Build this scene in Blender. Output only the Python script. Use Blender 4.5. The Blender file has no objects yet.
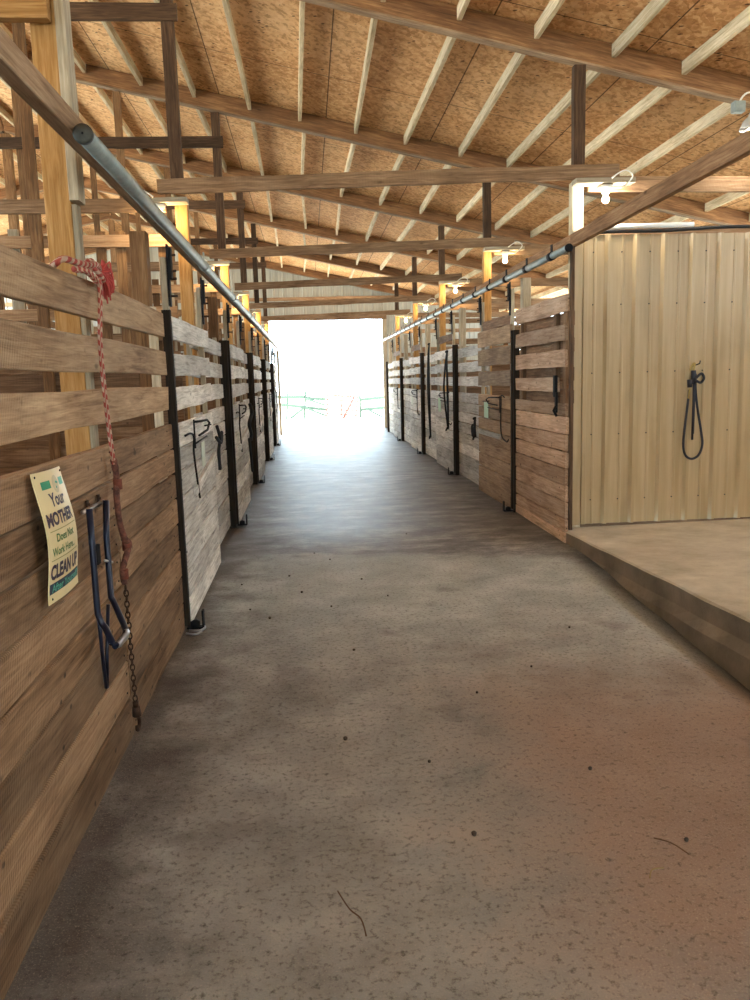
import bpy, math, random
from mathutils import Vector, Matrix
from mathutils import noise as mnoise

random.seed(7)
scene = bpy.context.scene
C = scene.collection

def lin(hexs, k=1.0):
    hexs = hexs.lstrip('#')
    out = []
    for i in (0, 2, 4):
        c = int(hexs[i:i+2], 16)/255
        out.append(((c/12.92) if c <= 0.04045 else ((c+0.055)/1.055)**2.4)*k)
    return (out[0], out[1], out[2], 1.0)

# ------------------------------------------------------------------ materials
class NT:
    def __init__(s, name):
        s.m = bpy.data.materials.new(name); s.m.use_nodes = True
        s.t = s.m.node_tree; s.n = s.t.nodes
        s.b = s.n['Principled BSDF']
    def add(s, typ, **kw):
        x = s.n.new(typ)
        for k, v in kw.items():
            if k in x.inputs: x.inputs[k].default_value = v
            else: setattr(x, k, v)
        return x
    def link(s, a, b): s.t.links.new(a, b)
    def attr(s, name):
        a = s.add('ShaderNodeAttribute'); a.attribute_name = name; return a
    def mapping(s, vec, scale, loc=(0, 0, 0), rot=(0, 0, 0)):
        m = s.add('ShaderNodeMapping'); m.inputs['Scale'].default_value = scale
        m.inputs['Location'].default_value = loc; m.inputs['Rotation'].default_value = rot
        s.link(vec, m.inputs['Vector']); return m.outputs['Vector']
    def noise(s, vec, scale, detail=4, rough=.55, dist=0):
        x = s.add('ShaderNodeTexNoise'); x.inputs['Scale'].default_value = scale
        x.inputs['Detail'].default_value = detail; x.inputs['Roughness'].default_value = rough
        x.inputs['Distortion'].default_value = dist
        s.link(vec, x.inputs['Vector']); return x.outputs['Fac']
    def voro(s, vec, scale, out='Distance', rnd=1):
        x = s.add('ShaderNodeTexVoronoi'); x.inputs['Scale'].default_value = scale
        x.inputs['Randomness'].default_value = rnd
        s.link(vec, x.inputs['Vector']); return x.outputs[out]
    def ramp(s, fac, stops, interp='LINEAR'):
        r = s.add('ShaderNodeValToRGB'); cr = r.color_ramp; cr.interpolation = interp
        while len(cr.elements) < len(stops): cr.elements.new(.5)
        for e, (p, c) in zip(cr.elements, stops):
            e.position = p; e.color = c if len(c) == 4 else (*c, 1)
        s.link(fac, r.inputs['Fac']); return r.outputs['Color']
    def mix(s, fac, a, b, mode='MIX'):
        x = s.add('ShaderNodeMix'); x.data_type = 'RGBA'; x.blend_type = mode
        for sock, v in ((x.inputs[0], fac), (x.inputs[6], a), (x.inputs[7], b)):
            if hasattr(v, 'is_output'): s.link(v, sock)
            else: sock.default_value = v
        return x.outputs[2]
    def math(s, op, a, b=None, c=None, clamp=False):
        x = s.add('ShaderNodeMath'); x.operation = op; x.use_clamp = clamp
        for i, v in enumerate((a, b, c)):
            if v is None: continue
            if hasattr(v, 'is_output'): s.link(v, x.inputs[i])
            else: x.inputs[i].default_value = v
        return x.outputs[0]
    def bump(s, h, strength=.3, dist=.01):
        x = s.add('ShaderNodeBump'); x.inputs['Strength'].default_value = strength
        x.inputs['Distance'].default_value = dist
        s.link(h, x.inputs['Height']); s.link(x.outputs['Normal'], s.b.inputs['Normal'])
    def color(s, c): s.link(c, s.b.inputs['Base Color'])

def g(v): return (v, v, v, 1)

def wood(name, dark, mid, light, saw=.0, knots=.6, rough=.8, spots=.0, tintamt=.35):
    k = NT(name)
    gc = k.attr('gc').outputs['Vector']; tint = k.attr('tint').outputs['Fac']
    warp = k.noise(k.mapping(gc, (1.2, 3, 3)), 1.5, 3)
    grain = k.noise(k.mapping(gc, (1.6, 26, 26)), 2.2, 6, .62, .6)
    fine = k.noise(k.mapping(gc, (6, 110, 110)), 2, 3, .6)
    col = k.ramp(k.math('ADD', k.math('MULTIPLY', grain, .7), k.math('MULTIPLY', warp, .3)),
                 [(.32, lin(dark)), (.5, lin(mid)), (.68, lin(light))])
    col = k.mix(k.math('MULTIPLY', k.math('SUBTRACT', .55, fine, clamp=True), 1.2, clamp=True), col, lin(dark), 'MIX')
    # broad weather stains
    st = k.noise(k.mapping(gc, (1.5, 5, 5), (3, 1, 7)), 1.1, 4, .6)
    col = k.mix(k.ramp(st, [(.45, g(0)), (.75, g(.55))]), col, lin(dark), 'MIX')
    # knots
    kd = k.voro(k.mapping(gc, (1.0, 2.6, 2.6), (.3, .2, .1)), 1.9)
    kf = k.ramp(kd, [(.03, g(knots)), (.075, g(0))])
    col = k.mix(kf, col, lin(dark, .3))
    if spots > 0:
        sd = k.voro(k.mapping(gc, (1, 1.4, 1.4)), 8)
        col = k.mix(k.ramp(sd, [(.06, g(spots)), (.13, g(0))]), col, lin(dark, .25))
    h = k.math('ADD', k.math('MULTIPLY', grain, .6), k.math('MULTIPLY', fine, .4))
    if saw > 0:
        w = k.add('ShaderNodeTexWave'); w.wave_type = 'BANDS'; w.bands_direction = 'X'
        w.inputs['Scale'].default_value = 26; w.inputs['Distortion'].default_value = 3.5
        w.inputs['Detail'].default_value = 3; w.inputs['Detail Scale'].default_value = 1.2
        k.link(k.mapping(gc, (1, .35, .35), rot=(0, 0, .25)), w.inputs['Vector'])
        sf = k.math('MULTIPLY', w.outputs['Fac'], k.ramp(warp, [(.35, g(0)), (.6, g(1))]))
        col = k.mix(k.math('MULTIPLY', sf, saw), col, lin(light), 'MIX')
        h = k.math('ADD', h, k.math('MULTIPLY', sf, .6))
    # per-board variation
    tv = k.math('MULTIPLY_ADD', k.math('SUBTRACT', tint, .5), tintamt*2, 1.0)
    tc = k.add('ShaderNodeCombineColor'); 
    for i in range(3): k.link(tv, tc.inputs[i])
    col = k.mix(1.0, col, tc.outputs[0], 'MULTIPLY')
    k.color(col); k.b.inputs['Roughness'].default_value = rough
    k.b.inputs['Specular IOR Level'].default_value = .25
    k.bump(h, .5, .004)
    return k.m

def flat(name, col, rough=.6, metal=0., bumpy=0., spec=.5, mottled=.0, scale=30):
    k = NT(name)
    c = lin(col)
    if mottled > 0:
        tc = k.add('ShaderNodeTexCoord').outputs['Object']
        n = k.noise(tc, scale, 5, .6)
        k.color(k.mix(k.ramp(n, [(.35, g(0)), (.7, g(1))]), tuple(x*(1-mottled) for x in c[:3])+(1,), c))
    else: k.b.inputs['Base Color'].default_value = c
    k.b.inputs['Roughness'].default_value = rough; k.b.inputs['Metallic'].default_value = metal
    k.b.inputs['Specular IOR Level'].default_value = spec
    if bumpy > 0:
        tc = k.add('ShaderNodeTexCoord').outputs['Object']
        k.bump(k.noise(tc, scale*2, 4), bumpy, .003)
    return k.m

def emit(name, col, strength):
    k = NT(name); k.b.inputs['Base Color'].default_value = g(.8)
    k.b.inputs['Emission Color'].default_value = col
    k.b.inputs['Emission Strength'].default_value = strength
    return k.m

M = {}
M['board'] = wood('weathered_board', '#49341f', '#80644a', '#a78a6c', saw=.5, knots=.9, spots=.95)
M['paleboard'] = wood('pale_daylit_board', '#86827a', '#d0cdc5', '#f4f2ec', saw=.2, knots=.9, spots=.9)  # bleached planks, lightened and cooled to hold the daylight on the doors
M['tanboard'] = wood('tan_board', '#86674e', '#c9a88a', '#e6cbb0', saw=.2, knots=.9, spots=.9)
M['paleslat'] = wood('pale_daylit_slat', '#8c877d', '#d9d6cd', '#f7f5ef', saw=.2, knots=.9, spots=.5)  # slats carry the same daylight in their colour
M['oldboard'] = wood('brown_board', '#4a3526', '#7c5f46', '#a08468', saw=.2, knots=.6, spots=.6)
M['slat'] = wood('slat_board', '#664c35', '#9c8062', '#c0a582', saw=.4, knots=.9, spots=.35)
M['beam'] = wood('aged_beam', '#5e4733', '#967759', '#b99a7a', saw=.1, knots=.5, spots=.15)
M['warmheader'] = wood('warm_header', '#6a4b32', '#a17a57', '#c39d74', knots=.7, spots=.2)
M['darkbeam'] = wood('dark_aged_beam', '#32241a', '#55402f', '#775c46', knots=.4)
M['rafter'] = wood('rafter_wood', '#553c29', '#845f40', '#a98158', knots=.5, spots=.0)
M['purlin'] = wood('pale_purlin', '#a59370', '#dccba8', '#f2e7cc', knots=.5, rough=.75, tintamt=.22)
M['post'] = wood('yellow_post', '#8f6433', '#b98d55', '#d3aa74', knots=.8, tintamt=.15)
M['jamb'] = wood('jamb_post', '#4d3723', '#77583b', '#9a7a56', knots=.6, spots=.1)
M['header'] = wood('header_wood', '#6b543e', '#a1866a', '#c2aa8c', knots=.6, spots=.1)
M['upright'] = wood('pale_upright', '#8d806a', '#b8ab92', '#d3c9b3', knots=.2)
M['darkjamb'] = wood('dark_edge', '#17120e', '#2b221a', '#43372b', knots=.2, tintamt=.2)
M['galv'] = flat('galvanised_steel', '#a3afac', .45, .3, 0, mottled=.25, scale=22)
M['galvend'] = flat('track_cap', '#4d4c45', .6, .5, .3, mottled=.3, scale=50)
M['black'] = flat('black_steel', '#17171a', .7, .1, spec=.25)
M['navy'] = flat('blue_black_coated_steel', '#141a30', .32, .2)
M['silver'] = flat('worn_bare_steel', '#b9bcc0', .3, .9)
M['rust'] = flat('rusty_chain_steel', '#4b3527', .7, .6, .3, mottled=.4, scale=80)
M['white'] = flat('white_plastic', '#e9e8e0', .45)
M['porcelain'] = flat('lamp_holder', '#d9d4c8', .35)
M['card'] = flat('white_card', '#d6dccb', .6)
M['greencard'] = flat('pale_green_card', '#a9c8a2', .6)
M['rubber'] = flat('black_hose', '#141414', .5)
M['nylon'] = flat('black_nylon_webbing', '#121318', .75)
M['leadrope'] = flat('dark_leather_strap', '#151624', .5)
M['brass'] = flat('brass_clip', '#b09a5e', .35, .8)
M['signcream'] = flat('cream_enamel', '#ecd9a6', .38, mottled=.05, scale=12)
M['signedge'] = flat('sign_back', '#8f8a7c', .5)
M['ink_purple'] = flat('dark_purple_ink', '#33243f', .5)
M['ink_green'] = flat('green_ink', '#5f8250', .5)
M['ink_teal'] = flat('teal_ink', '#1f8f68', .5)
M['ink_teal2'] = flat('pale_teal_ink', '#5fb39a', .5)
M['ink_navy'] = flat('navy_ink', '#27344a', .5)
M['ink_pale'] = flat('pale_ink', '#cdbf95', .5)
M['ink_line'] = flat('olive_line', '#a39a5c', .5)
M['beige'] = None
M['bulb_cool'] = emit('cool_bulb', (1, .93, .80, 1), 330)
M['bulb_warm'] = emit('warm_bulb', (1, .72, .38, 1), 210)
M['glassy'] = flat('frosted_reflector', '#d8d8d2', .25, .3)
M['fence'] = flat('green_gray_fence', '#46594e', .7, mottled=.2)
M['gatewire'] = flat('rusty_gate_wire', '#73473f', .6)
M['clod'] = flat('dark_clod', '#3d3228', .95)
M['straw'] = flat('straw', '#8f7a50', .8)
M['twig'] = flat('brown_twig', '#5d4027', .8)

def m_osb():
    k = NT('oriented_strand_board')
    tc = k.add('ShaderNodeTexCoord').outputs['Object']
    base = k.noise(tc, .8, 4)
    col = k.ramp(base, [(.3, lin('#c4915f')), (.5, lin('#d8a876')), (.7, lin('#e6bd8e'))])
    # chips in three directions
    chips = None
    for i, (rz, sc) in enumerate(((.3, 15), (1.4, 19), (2.3, 13))):
        v = k.mapping(k.mapping(tc, (1, 1, 0), rot=(0, 0, rz)), (1.0, 2.0, 1.0), (i*3.1, i, 0))
        cc = k.add('ShaderNodeTexVoronoi'); cc.inputs['Scale'].default_value = sc
        k.link(v, cc.inputs['Vector'])
        sp = k.add('ShaderNodeSeparateColor'); k.link(cc.outputs['Color'], sp.inputs[0])
        a = k.ramp(sp.outputs[0], [(.15, g(0)), (.22, g(1)), (.6, g(1)), (.75, g(0))]) if i == 1 else sp.outputs[0]
        chips = a if chips is None else k.mix(.5, chips, a)
    col = k.mix(k.ramp(chips, [(.22, g(.55)), (.45, g(0))]), col, lin('#9a6a3e'))
    col = k.mix(k.ramp(chips, [(.55, g(0)), (.8, g(.6))]), col, lin('#ecc897'))
    fl = k.voro(k.mapping(k.mapping(tc, (1, 1, 0), rot=(0, 0, .8)), (1, 2, 1)), 5.5)
    col = k.mix(k.ramp(fl, [(.09, g(.85)), (.14, g(0))]), col, lin('#3f2412'))
    fl2 = k.voro(k.mapping(k.mapping(tc, (1, 1, 0), rot=(0, 0, -.5)), (2.0, 1, 1), (4, 2, 0)), 9)
    col = k.mix(k.ramp(fl2, [(.07, g(.7)), (.11, g(0))]), col, lin('#55331b'))
    # panel joints and nail rows
    br = k.add('ShaderNodeTexBrick'); br.offset = 0
    br.inputs['Scale'].default_value = 1; br.inputs['Mortar Size'].default_value = .007
    br.inputs['Brick Width'].default_value = 1.31; br.inputs['Row Height'].default_value = 2.44
    br.inputs['Mortar Smooth'].default_value = .2
    k.link(k.mapping(tc, (1, 1, 0), (.95, .5, 0)), br.inputs['Vector'])
    col = k.mix(k.math('MULTIPLY', br.outputs['Fac'], .8), col, lin('#35200f'))
    col = k.mix(k.ramp(k.noise(tc, 1.9, 5, .65), [(.55, g(0)), (.8, g(.35))]), col, lin('#6b4c33'))
    k.color(col); k.b.inputs['Roughness'].default_value = .85
    k.b.inputs['Specular IOR Level'].default_value = .2
    k.bump(chips, .25, .003)
    return k.m
M['osb'] = m_osb()

def m_concrete(name, kind):
    k = NT(name)
    tc = k.add('ShaderNodeTexCoord').outputs['Object']
    sx = k.add('ShaderNodeSeparateXYZ'); k.link(tc, sx.inputs[0])
    X, Y = sx.outputs[0], sx.outputs[1]
    big = k.noise(tc, .55, 5, .6); med = k.noise(tc, 2.3, 6, .65); fine = k.noise(tc, 45, 5, .7)
    grit = k.noise(tc, 160, 3, .7)
    if kind == 'aisle':
        conc = k.ramp(med, [(.3, lin('#939690')), (.55, lin('#b2b5b0')), (.75, lin('#cbcdc8'))])
        dirt = k.ramp(med, [(.3, lin('#6c625a')), (.55, lin('#91877e')), (.75, lin('#aba298'))])
        red = k.ramp(fine, [(.3, lin('#80593f')), (.7, lin('#a37c5c'))])
        wob = k.math('MULTIPLY_ADD', k.math('SUBTRACT', big, .5), 3.2, Y)
        near = k.ramp(k.math('DIVIDE', wob, 10), [(.36, g(1)), (.52, g(0))])   # dusty brown near end
        col = k.mix(k.math('MULTIPLY', near, .7), conc, dirt)
        rp = k.math('MULTIPLY', k.ramp(k.math('DIVIDE', wob, 10), [(.12, g(0)), (.2, g(1)), (.3, g(1)), (.42, g(0))]),
                    k.ramp(k.math('MULTIPLY_ADD', k.math('SUBTRACT', med, .5), 1.5, X), [(.35, g(0)), (1.0, g(.65))]))
        col = k.mix(rp, col, red)
        # worn damp far stretch
        far = k.ramp(k.math('DIVIDE', k.math('MULTIPLY_ADD', k.math('SUBTRACT', med, .5), 1.0,
                      k.math('MULTIPLY_ADD', X, .25, Y)), 10), [(.672, g(0)), (.70, g(1))])
        streak = k.noise(k.mapping(tc, (.8, 1.5, 1)), 2.4, 8, .75)
        farc = k.ramp(streak, [(.38, lin('#3a3836')), (.5, lin('#7a7773')), (.64, lin('#bdb9b3'))])
        col = k.mix(k.math('MULTIPLY', far, .85), col, farc)
        # dirt along both stall fronts
        m2 = k.math('MULTIPLY_ADD', k.math('SUBTRACT', med, .5), .9, X)
        eL = k.ramp(k.math('ADD', m2, 1), [(.22, g(.85)), (.6, g(0))])
        eR = k.ramp(k.math('MULTIPLY', m2, .25), [(.43, g(0)), (.56, g(.6))])
        eR = k.math('MULTIPLY', eR, k.ramp(k.math('DIVIDE', Y, 10), [(.66, g(0)), (.74, g(1))]))
        col = k.mix(eL, col, lin('#4a3d33'))
        col = k.mix(eR, col, lin('#3c352f'))
        eC = k.math('MULTIPLY', k.ramp(k.math('MULTIPLY', k.math('MULTIPLY_ADD', k.math('SUBTRACT', med, .5), .35, X), .4), [(.80, g(0)), (.89, g(.9))]),
                    k.ramp(k.math('DIVIDE', Y, 10), [(.62, g(1)), (.68, g(0))]))
        col = k.mix(eC, col, lin('#2c241d'))
        col = k.mix(k.ramp(fine, [(.52, g(0)), (.68, g(.75))]), col, lin('#372c24'))
        col = k.mix(k.ramp(grit, [(.55, g(0)), (.70, g(.4))]), col, lin('#bfb09c'))
        st = k.noise(k.mapping(tc, (1.2, 1.2, 1), (5, 3, 0)), 1.6, 3)
        col = k.mix(k.ramp(st, [(.62, g(0)), (.68, g(.3))]), col, lin('#4d3a33'))
        rr = k.ramp(k.math('DIVIDE', Y, 10), [(.3, g(.8)), (.6, g(.7)), (.8, g(.42))])
        k.link(rr, k.b.inputs['Roughness'])
        k.b.inputs['Specular IOR Level'].default_value = .45
        h = k.math('ADD', k.math('MULTIPLY', fine, .6), k.math('MULTIPLY', grit, .4))
        h = k.math('ADD', h, k.math('MULTIPLY', med, .8))
        k.bump(h, .75, .012)
    elif kind == 'slab':
        col = k.ramp(med, [(.3, lin('#a39a86')), (.55, lin('#c2b9a6')), (.75, lin('#d8d0be'))])
        col = k.mix(k.ramp(fine, [(.58, g(0)), (.75, g(.4))]), col, lin('#5c5243'))
        col = k.mix(k.ramp(big, [(.55, g(0)), (.75, g(.4))]), col, lin('#736248'))
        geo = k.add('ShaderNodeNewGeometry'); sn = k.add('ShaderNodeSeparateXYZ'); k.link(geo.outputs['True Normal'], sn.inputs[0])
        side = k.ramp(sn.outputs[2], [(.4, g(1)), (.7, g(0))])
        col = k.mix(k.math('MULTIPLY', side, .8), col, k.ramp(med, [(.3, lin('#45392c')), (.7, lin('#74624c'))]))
        k.b.inputs['Roughness'].default_value = .85; k.bump(k.math('ADD', fine, med), .4, .008)
    elif kind == 'dirt':
        col = k.ramp(med, [(.3, lin('#3d3025')), (.7, lin('#6b5845'))])
        k.b.inputs['Roughness'].default_value = 1; k.bump(fine, .6, .02)
    else:
        col = k.ramp(med, [(.3, lin('#a39c8c')), (.7, lin('#c9c3b4'))])
        k.b.inputs['Roughness'].default_value = 1; k.bump(fine, .6, .02)
    k.color(col)
    return k.m
M['aisle'] = m_concrete('aisle_concrete', 'aisle')
M['slab'] = m_concrete('wash_slab_concrete', 'slab')
M['dirt'] = m_concrete('stall_dirt', 'dirt')
M['gravel'] = m_concrete('yard_gravel', 'gravel')

def m_siding(name, a, b, rough=.45):
    k = NT(name); tc = k.add('ShaderNodeTexCoord').outputs['Object']
    n = k.noise(k.mapping(tc, (9, 9, .5)), 2, 4); d = k.noise(tc, 1.3, 5, .6)
    col = k.ramp(n, [(.35, lin(a)), (.65, lin(b))])
    col = k.mix(k.ramp(d, [(.5, g(0)), (.8, g(.25))]), col, lin('#6e5f3c'))
    k.color(col); k.b.inputs['Roughness'].default_value = rough
    k.b.inputs['Specular IOR Level'].default_value = .5
    return k.m
M['beige'] = m_siding('beige_siding', '#b29c76', '#c2ad88', .36)
M['paleside'] = m_siding('pale_siding', '#a7a79c', '#bcbcb1', .5)

def m_rope():
    k = NT('red_white_rope'); gc = k.attr('gc').outputs['Vector']
    s = k.add('ShaderNodeSeparateXYZ'); k.link(gc, s.inputs[0])
    ph = k.math('FRACT', k.math('MULTIPLY_ADD', s.outputs[0], 26, s.outputs[1]))
    n = k.noise(gc, 14, 3)
    f = k.ramp(ph, [(.42, g(0)), (.5, g(1)), (.9, g(1)), (.98, g(0))])
    col = k.mix(f, lin('#a8463c'), lin('#c4a58d'))
    col = k.mix(k.math('MULTIPLY', n, .35), col, lin('#5a2f24'))
    k.color(col); k.b.inputs['Roughness'].default_value = .9
    k.bump(k.math('SINE', k.math('MULTIPLY', ph, 6.28)), .6, .004)
    return k.m
M['rope'] = m_rope()
M['wrap'] = flat('faded_wrapped_cord', '#84503f', .9, bumpy=.8, mottled=.75, scale=38)
M['tassel'] = flat('red_frayed_fibre', '#b54a44', .95)
M['tape'] = flat('rust_brown_wrap', '#7b3f2c', .85, mottled=.4, scale=60)

# ------------------------------------------------------------------ geometry kit
def tag(o, label=None, cat=None, group=None, kind=None):
    if label: o['label'] = label
    if cat: o['category'] = cat
    if group: o['group'] = group
    if kind: o['kind'] = kind
    return o

def thing(name, loc, label, cat, group=None):
    o = bpy.data.objects.new(name, None); C.objects.link(o)
    o.location = loc; o.empty_display_size = .1
    return tag(o, label, cat, group)

def wloc(o):
    v = Vector((0, 0, 0))
    while o is not None:
        v += o.location; o = o.parent
    return v

class MB:
    def __init__(s): s.v = []; s.f = []; s.gc = []; s.t = []; s.sm = []
    def _add(s, verts, faces, gcs, tint, smooth=False):
        b = len(s.v); s.v += [tuple(v) for v in verts]; s.gc += gcs
        s.t += [tint]*len(verts)
        for f in faces: s.f.append(tuple(b+i for i in f)); s.sm.append(smooth)
    def beam(s, p0, p1, w, t, wdir=(0, 0, 1), n=1, jit=0., ch=.003, tint=None, skew0=0, skew1=0):
        """plank from p0 to p1; w = size along wdir, t = the other size"""
        p0, p1 = Vector(p0), Vector(p1); d = (p1-p0); L = d.length; d.normalize()
        wd = Vector(wdir); wd = (wd-d*wd.dot(d)).normalized(); td = d.cross(wd).normalized()
        a, b = w/2, t/2; ch = min(ch, a*.4, b*.4)
        prof = [(a-ch, b), (a, b-ch), (a, -b+ch), (a-ch, -b), (-a+ch, -b), (-a, -b+ch), (-a, b-ch), (-a+ch, b)]
        ox, oy, oz = (random.uniform(-50, 50) for _ in range(3))
        tint = random.random() if tint is None else tint
        vs, gs, fs = [], [], []
        for i in range(n+1):
            u = i/n; c = p0.lerp(p1, u)
            j1 = (mnoise.noise(Vector((ox+u*L*2.1, oy, 0))) if jit else 0)*jit
            j2 = (mnoise.noise(Vector((ox+u*L*2.1, oy+9, 0))) if jit else 0)*jit
            for x, y in prof:
                sk = (skew0*(x/a) if i == 0 else 0)+(skew1*(x/a) if i == n else 0)
                jj = j1 if x > 0 else j2
                vs.append(c+d*sk+wd*(x+jj)+td*y); gs.append((u*L+ox, x+oy, y+oz))
        for i in range(n):
            for q in range(8):
                r = (q+1) % 8
                fs.append((i*8+q, i*8+r, (i+1)*8+r, (i+1)*8+q))
        fs.append(tuple(range(7, -1, -1))); fs.append(tuple(n*8+q for q in range(8)))
        s._add(vs, fs, gs, tint)
        return s
    def box(s, x0, x1, y0, y1, z0, z1, ch=.002):
        dx, dy, dz = x1-x0, y1-y0, z1-z0
        c = ((x0+x1)/2, (y0+y1)/2, (z0+z1)/2)
        if dx >= dy and dx >= dz: return s.beam((x0, c[1], c[2]), (x1, c[1], c[2]), dz, dy, (0, 0, 1), ch=ch)
        if dy >= dz: return s.beam((c[0], y0, c[2]), (c[0], y1, c[2]), dz, dx, (0, 0, 1), ch=ch)
        return s.beam((c[0], c[1], z0), (c[0], c[1], z1), dx, dy, (1, 0, 0), ch=ch)
    def tube(s, pts, r, seg=10, closed=False, cap=True, tint=.5):
        pts = [Vector(p) for p in pts]; n = len(pts)
        rs = r if isinstance(r, (list, tuple)) else [r]*n
        vs, gs, fs = [], [], []; L = 0; prev = None
        for i, p in enumerate(pts):
            if closed: d = (pts[(i+1) % n]-pts[i-1])
            else: d = (pts[min(i+1, n-1)]-pts[max(i-1, 0)])
            d.normalize()
            if prev is None:
                a = Vector((0, 0, 1)) if abs(d.z) < .9 else Vector((1, 0, 0))
                u = d.cross(a).normalized()
            else: u = (prev-d*prev.dot(d)).normalized()
            prev = u; w = d.cross(u)
            if i: L += (p-pts[i-1]).length
            for q in range(seg):
                an = 2*math.pi*q/seg
                vs.append(p+(u*math.cos(an)+w*math.sin(an))*rs[i]); gs.append((L, q/seg, 0))
        m = n if closed else n-1
        for i in range(m):
            for q in range(seg):
                r2 = (q+1) % seg; j = (i+1) % n
                fs.append((i*seg+q, i*seg+r2, j*seg+r2, j*seg+q))
        if cap and not closed:
            fs.append(tuple(range(seg-1, -1, -1))); fs.append(tuple((n-1)*seg+q for q in range(seg)))
        s._add(vs, fs, gs, tint, True)
        return s
    def lathe(s, c, prof, seg=20, axis='Z'):
        vs, gs, fs = [], [], []
        for r, z in prof:
            for q in range(seg):
                a = 2*math.pi*q/seg
                o = Vector((r*math.cos(a), r*math.sin(a), z))
                if axis == 'Y': o = Vector((o.x, o.z, o.y))
                if axis == 'X': o = Vector((o.z, o.x, o.y))
                vs.append(Vector(c)+o); gs.append((z, r, a))
        for i in range(len(prof)-1):
            for q in range(seg):
                r2 = (q+1) % seg
                fs.append((i*seg+q, i*seg+r2, (i+1)*seg+r2, (i+1)*seg+q))
        fs.append(tuple(range(seg-1, -1, -1))); fs.append(tuple((len(prof)-1)*seg+q for q in range(seg)))
        s._add(vs, fs, gs, .5, True)
        return s
    def grid(s, fn, nu, nv, smooth=False, tint=.5):
        vs, gs, fs = [], [], []
        for i in range(nu+1):
            for j in range(nv+1):
                p = fn(i/nu, j/nv); vs.append(p); gs.append(tuple(p))
        for i in range(nu):
            for j in range(nv):
                a = i*(nv+1)+j; fs.append((a, a+nv+1, a+nv+2, a+1))
        s._add(vs, fs, gs, tint, smooth)
        return s
    def build(s, name, mat, parent=None):
        me = bpy.data.meshes.new(name)
        off = wloc(parent) if parent else Vector((0, 0, 0))
        me.from_pydata([(v[0]-off.x, v[1]-off.y, v[2]-off.z) for v in s.v], [], s.f)
        a = me.attributes.new('gc', 'FLOAT_VECTOR', 'POINT')
        a.data.foreach_set('vector', [c for x in s.gc for c in x])
        a = me.attributes.new('tint', 'FLOAT', 'POINT'); a.data.foreach_set('value', s.t)
        me.polygons.foreach_set('use_smooth', s.sm)
        me.materials.append(M[mat] if isinstance(mat, str) else mat)
        me.update()
        o = bpy.data.objects.new(name, me); C.objects.link(o)
        if parent: o.parent = parent
        return o

def smooth_path(pts, n=6):
    P = [Vector(p) for p in pts]; out = []
    for i in range(len(P)-1):
        p0, p1, p2, p3 = P[max(i-1, 0)], P[i], P[i+1], P[min(i+2, len(P)-1)]
        for k in range(n):
            t = k/n
            out.append(.5*((2*p1)+(-p0+p2)*t+(2*p0-5*p1+4*p2-p3)*t*t+(-p0+3*p1-3*p2+p3)*t**3))
    out.append(P[-1]); return out

ORD = ['first', 'second', 'third', 'fourth', 'fifth', 'sixth', 'seventh', 'eighth', 'ninth', 'tenth', 'eleventh',
       'twelfth', 'thirteenth', 'fourteenth', 'fifteenth', 'sixteenth', 'seventeenth', 'eighteenth', 'nineteenth', 'twentieth']
def struct(o, label=None): return tag(o, label, None, None, 'structure')

S = 3.55
RIDGE_X, EAVE_R, OUT_L, END_Y, BACK_Y = -4.75, 6.25, -9.3, 24.9, -4.4
def zr(x):                       # underside of rafters
    return 4.63-.215*x if x >= RIDGE_X else 4.63-.215*RIDGE_X-.215*(RIDGE_X-x)
RD = .20                         # rafter depth

# ------------------------------------------------------------------ setting
def floor_z(x, y):
    d = 0
    if x > 1.9 and y < 6.1:
        d = min(1, (x-1.9)/.33)**1.3*min(.16, max(0, (6.1-y)*.065))
    return -d
mb = MB(); NX, NY = 64, 120
def ff(u, v):
    x = -.98+u*(2.42+.98); y = BACK_Y+(END_Y-BACK_Y)*(v**1.6)
    return (x, y, floor_z(x, y)+.006*mnoise.noise(Vector((x*1.3, y*1.3, 0))))
mb.grid(ff, NX, NY, True)
struct(mb.build('floor', 'aisle'), 'dusty concrete barn aisle floor')
def quadbox(name, mat, x0, x1, y0, y1, z0, z1):
    m = MB(); m.box(x0, x1, y0, y1, z0, z1, ch=.001); return m.build(name, mat)
struct(quadbox('ground', 'dirt', OUT_L, -.98, BACK_Y, END_Y, -.12, -.02))
struct(quadbox('ground', 'dirt', 2.42, EAVE_R, 7.2, END_Y, -.12, -.02))
struct(quadbox('ground', 'dirt', 2.42, EAVE_R, BACK_Y, 2.0, -.12, -.02))
# outside yard
for a in ((-70, 80, END_Y, 120), (-70, 80, -70, BACK_Y), (-70, OUT_L, BACK_Y, END_Y), (EAVE_R, 80, BACK_Y, END_Y)):
    struct(quadbox('ground', 'gravel', *a, -.25, -.05), 'pale gravel yard')
# roof deck: two slopes with thickness
for xa, xb in ((RIDGE_X, EAVE_R+.35), (OUT_L-.35, RIDGE_X)):
    mb = MB()
    y0, y1 = BACK_Y-.3, END_Y+.3
    za, zb = zr(xa)+RD, zr(xb)+RD
    vs = [(xa, y0, za), (xb, y0, zb), (xb, y1, zb), (xa, y1, za), (xa, y0, za+.03), (xb, y0, zb+.03), (xb, y1, zb+.03), (xa, y1, za+.03)]
    mb._add(vs, [(3, 2, 1, 0), (4, 5, 6, 7), (0, 1, 5, 4), (1, 2, 6, 5), (2, 3, 7, 6), (3, 0, 4, 7)], [v for v in vs], .5)
    struct(mb.build('ceiling', 'osb'), 'strand board roof deck')

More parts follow.
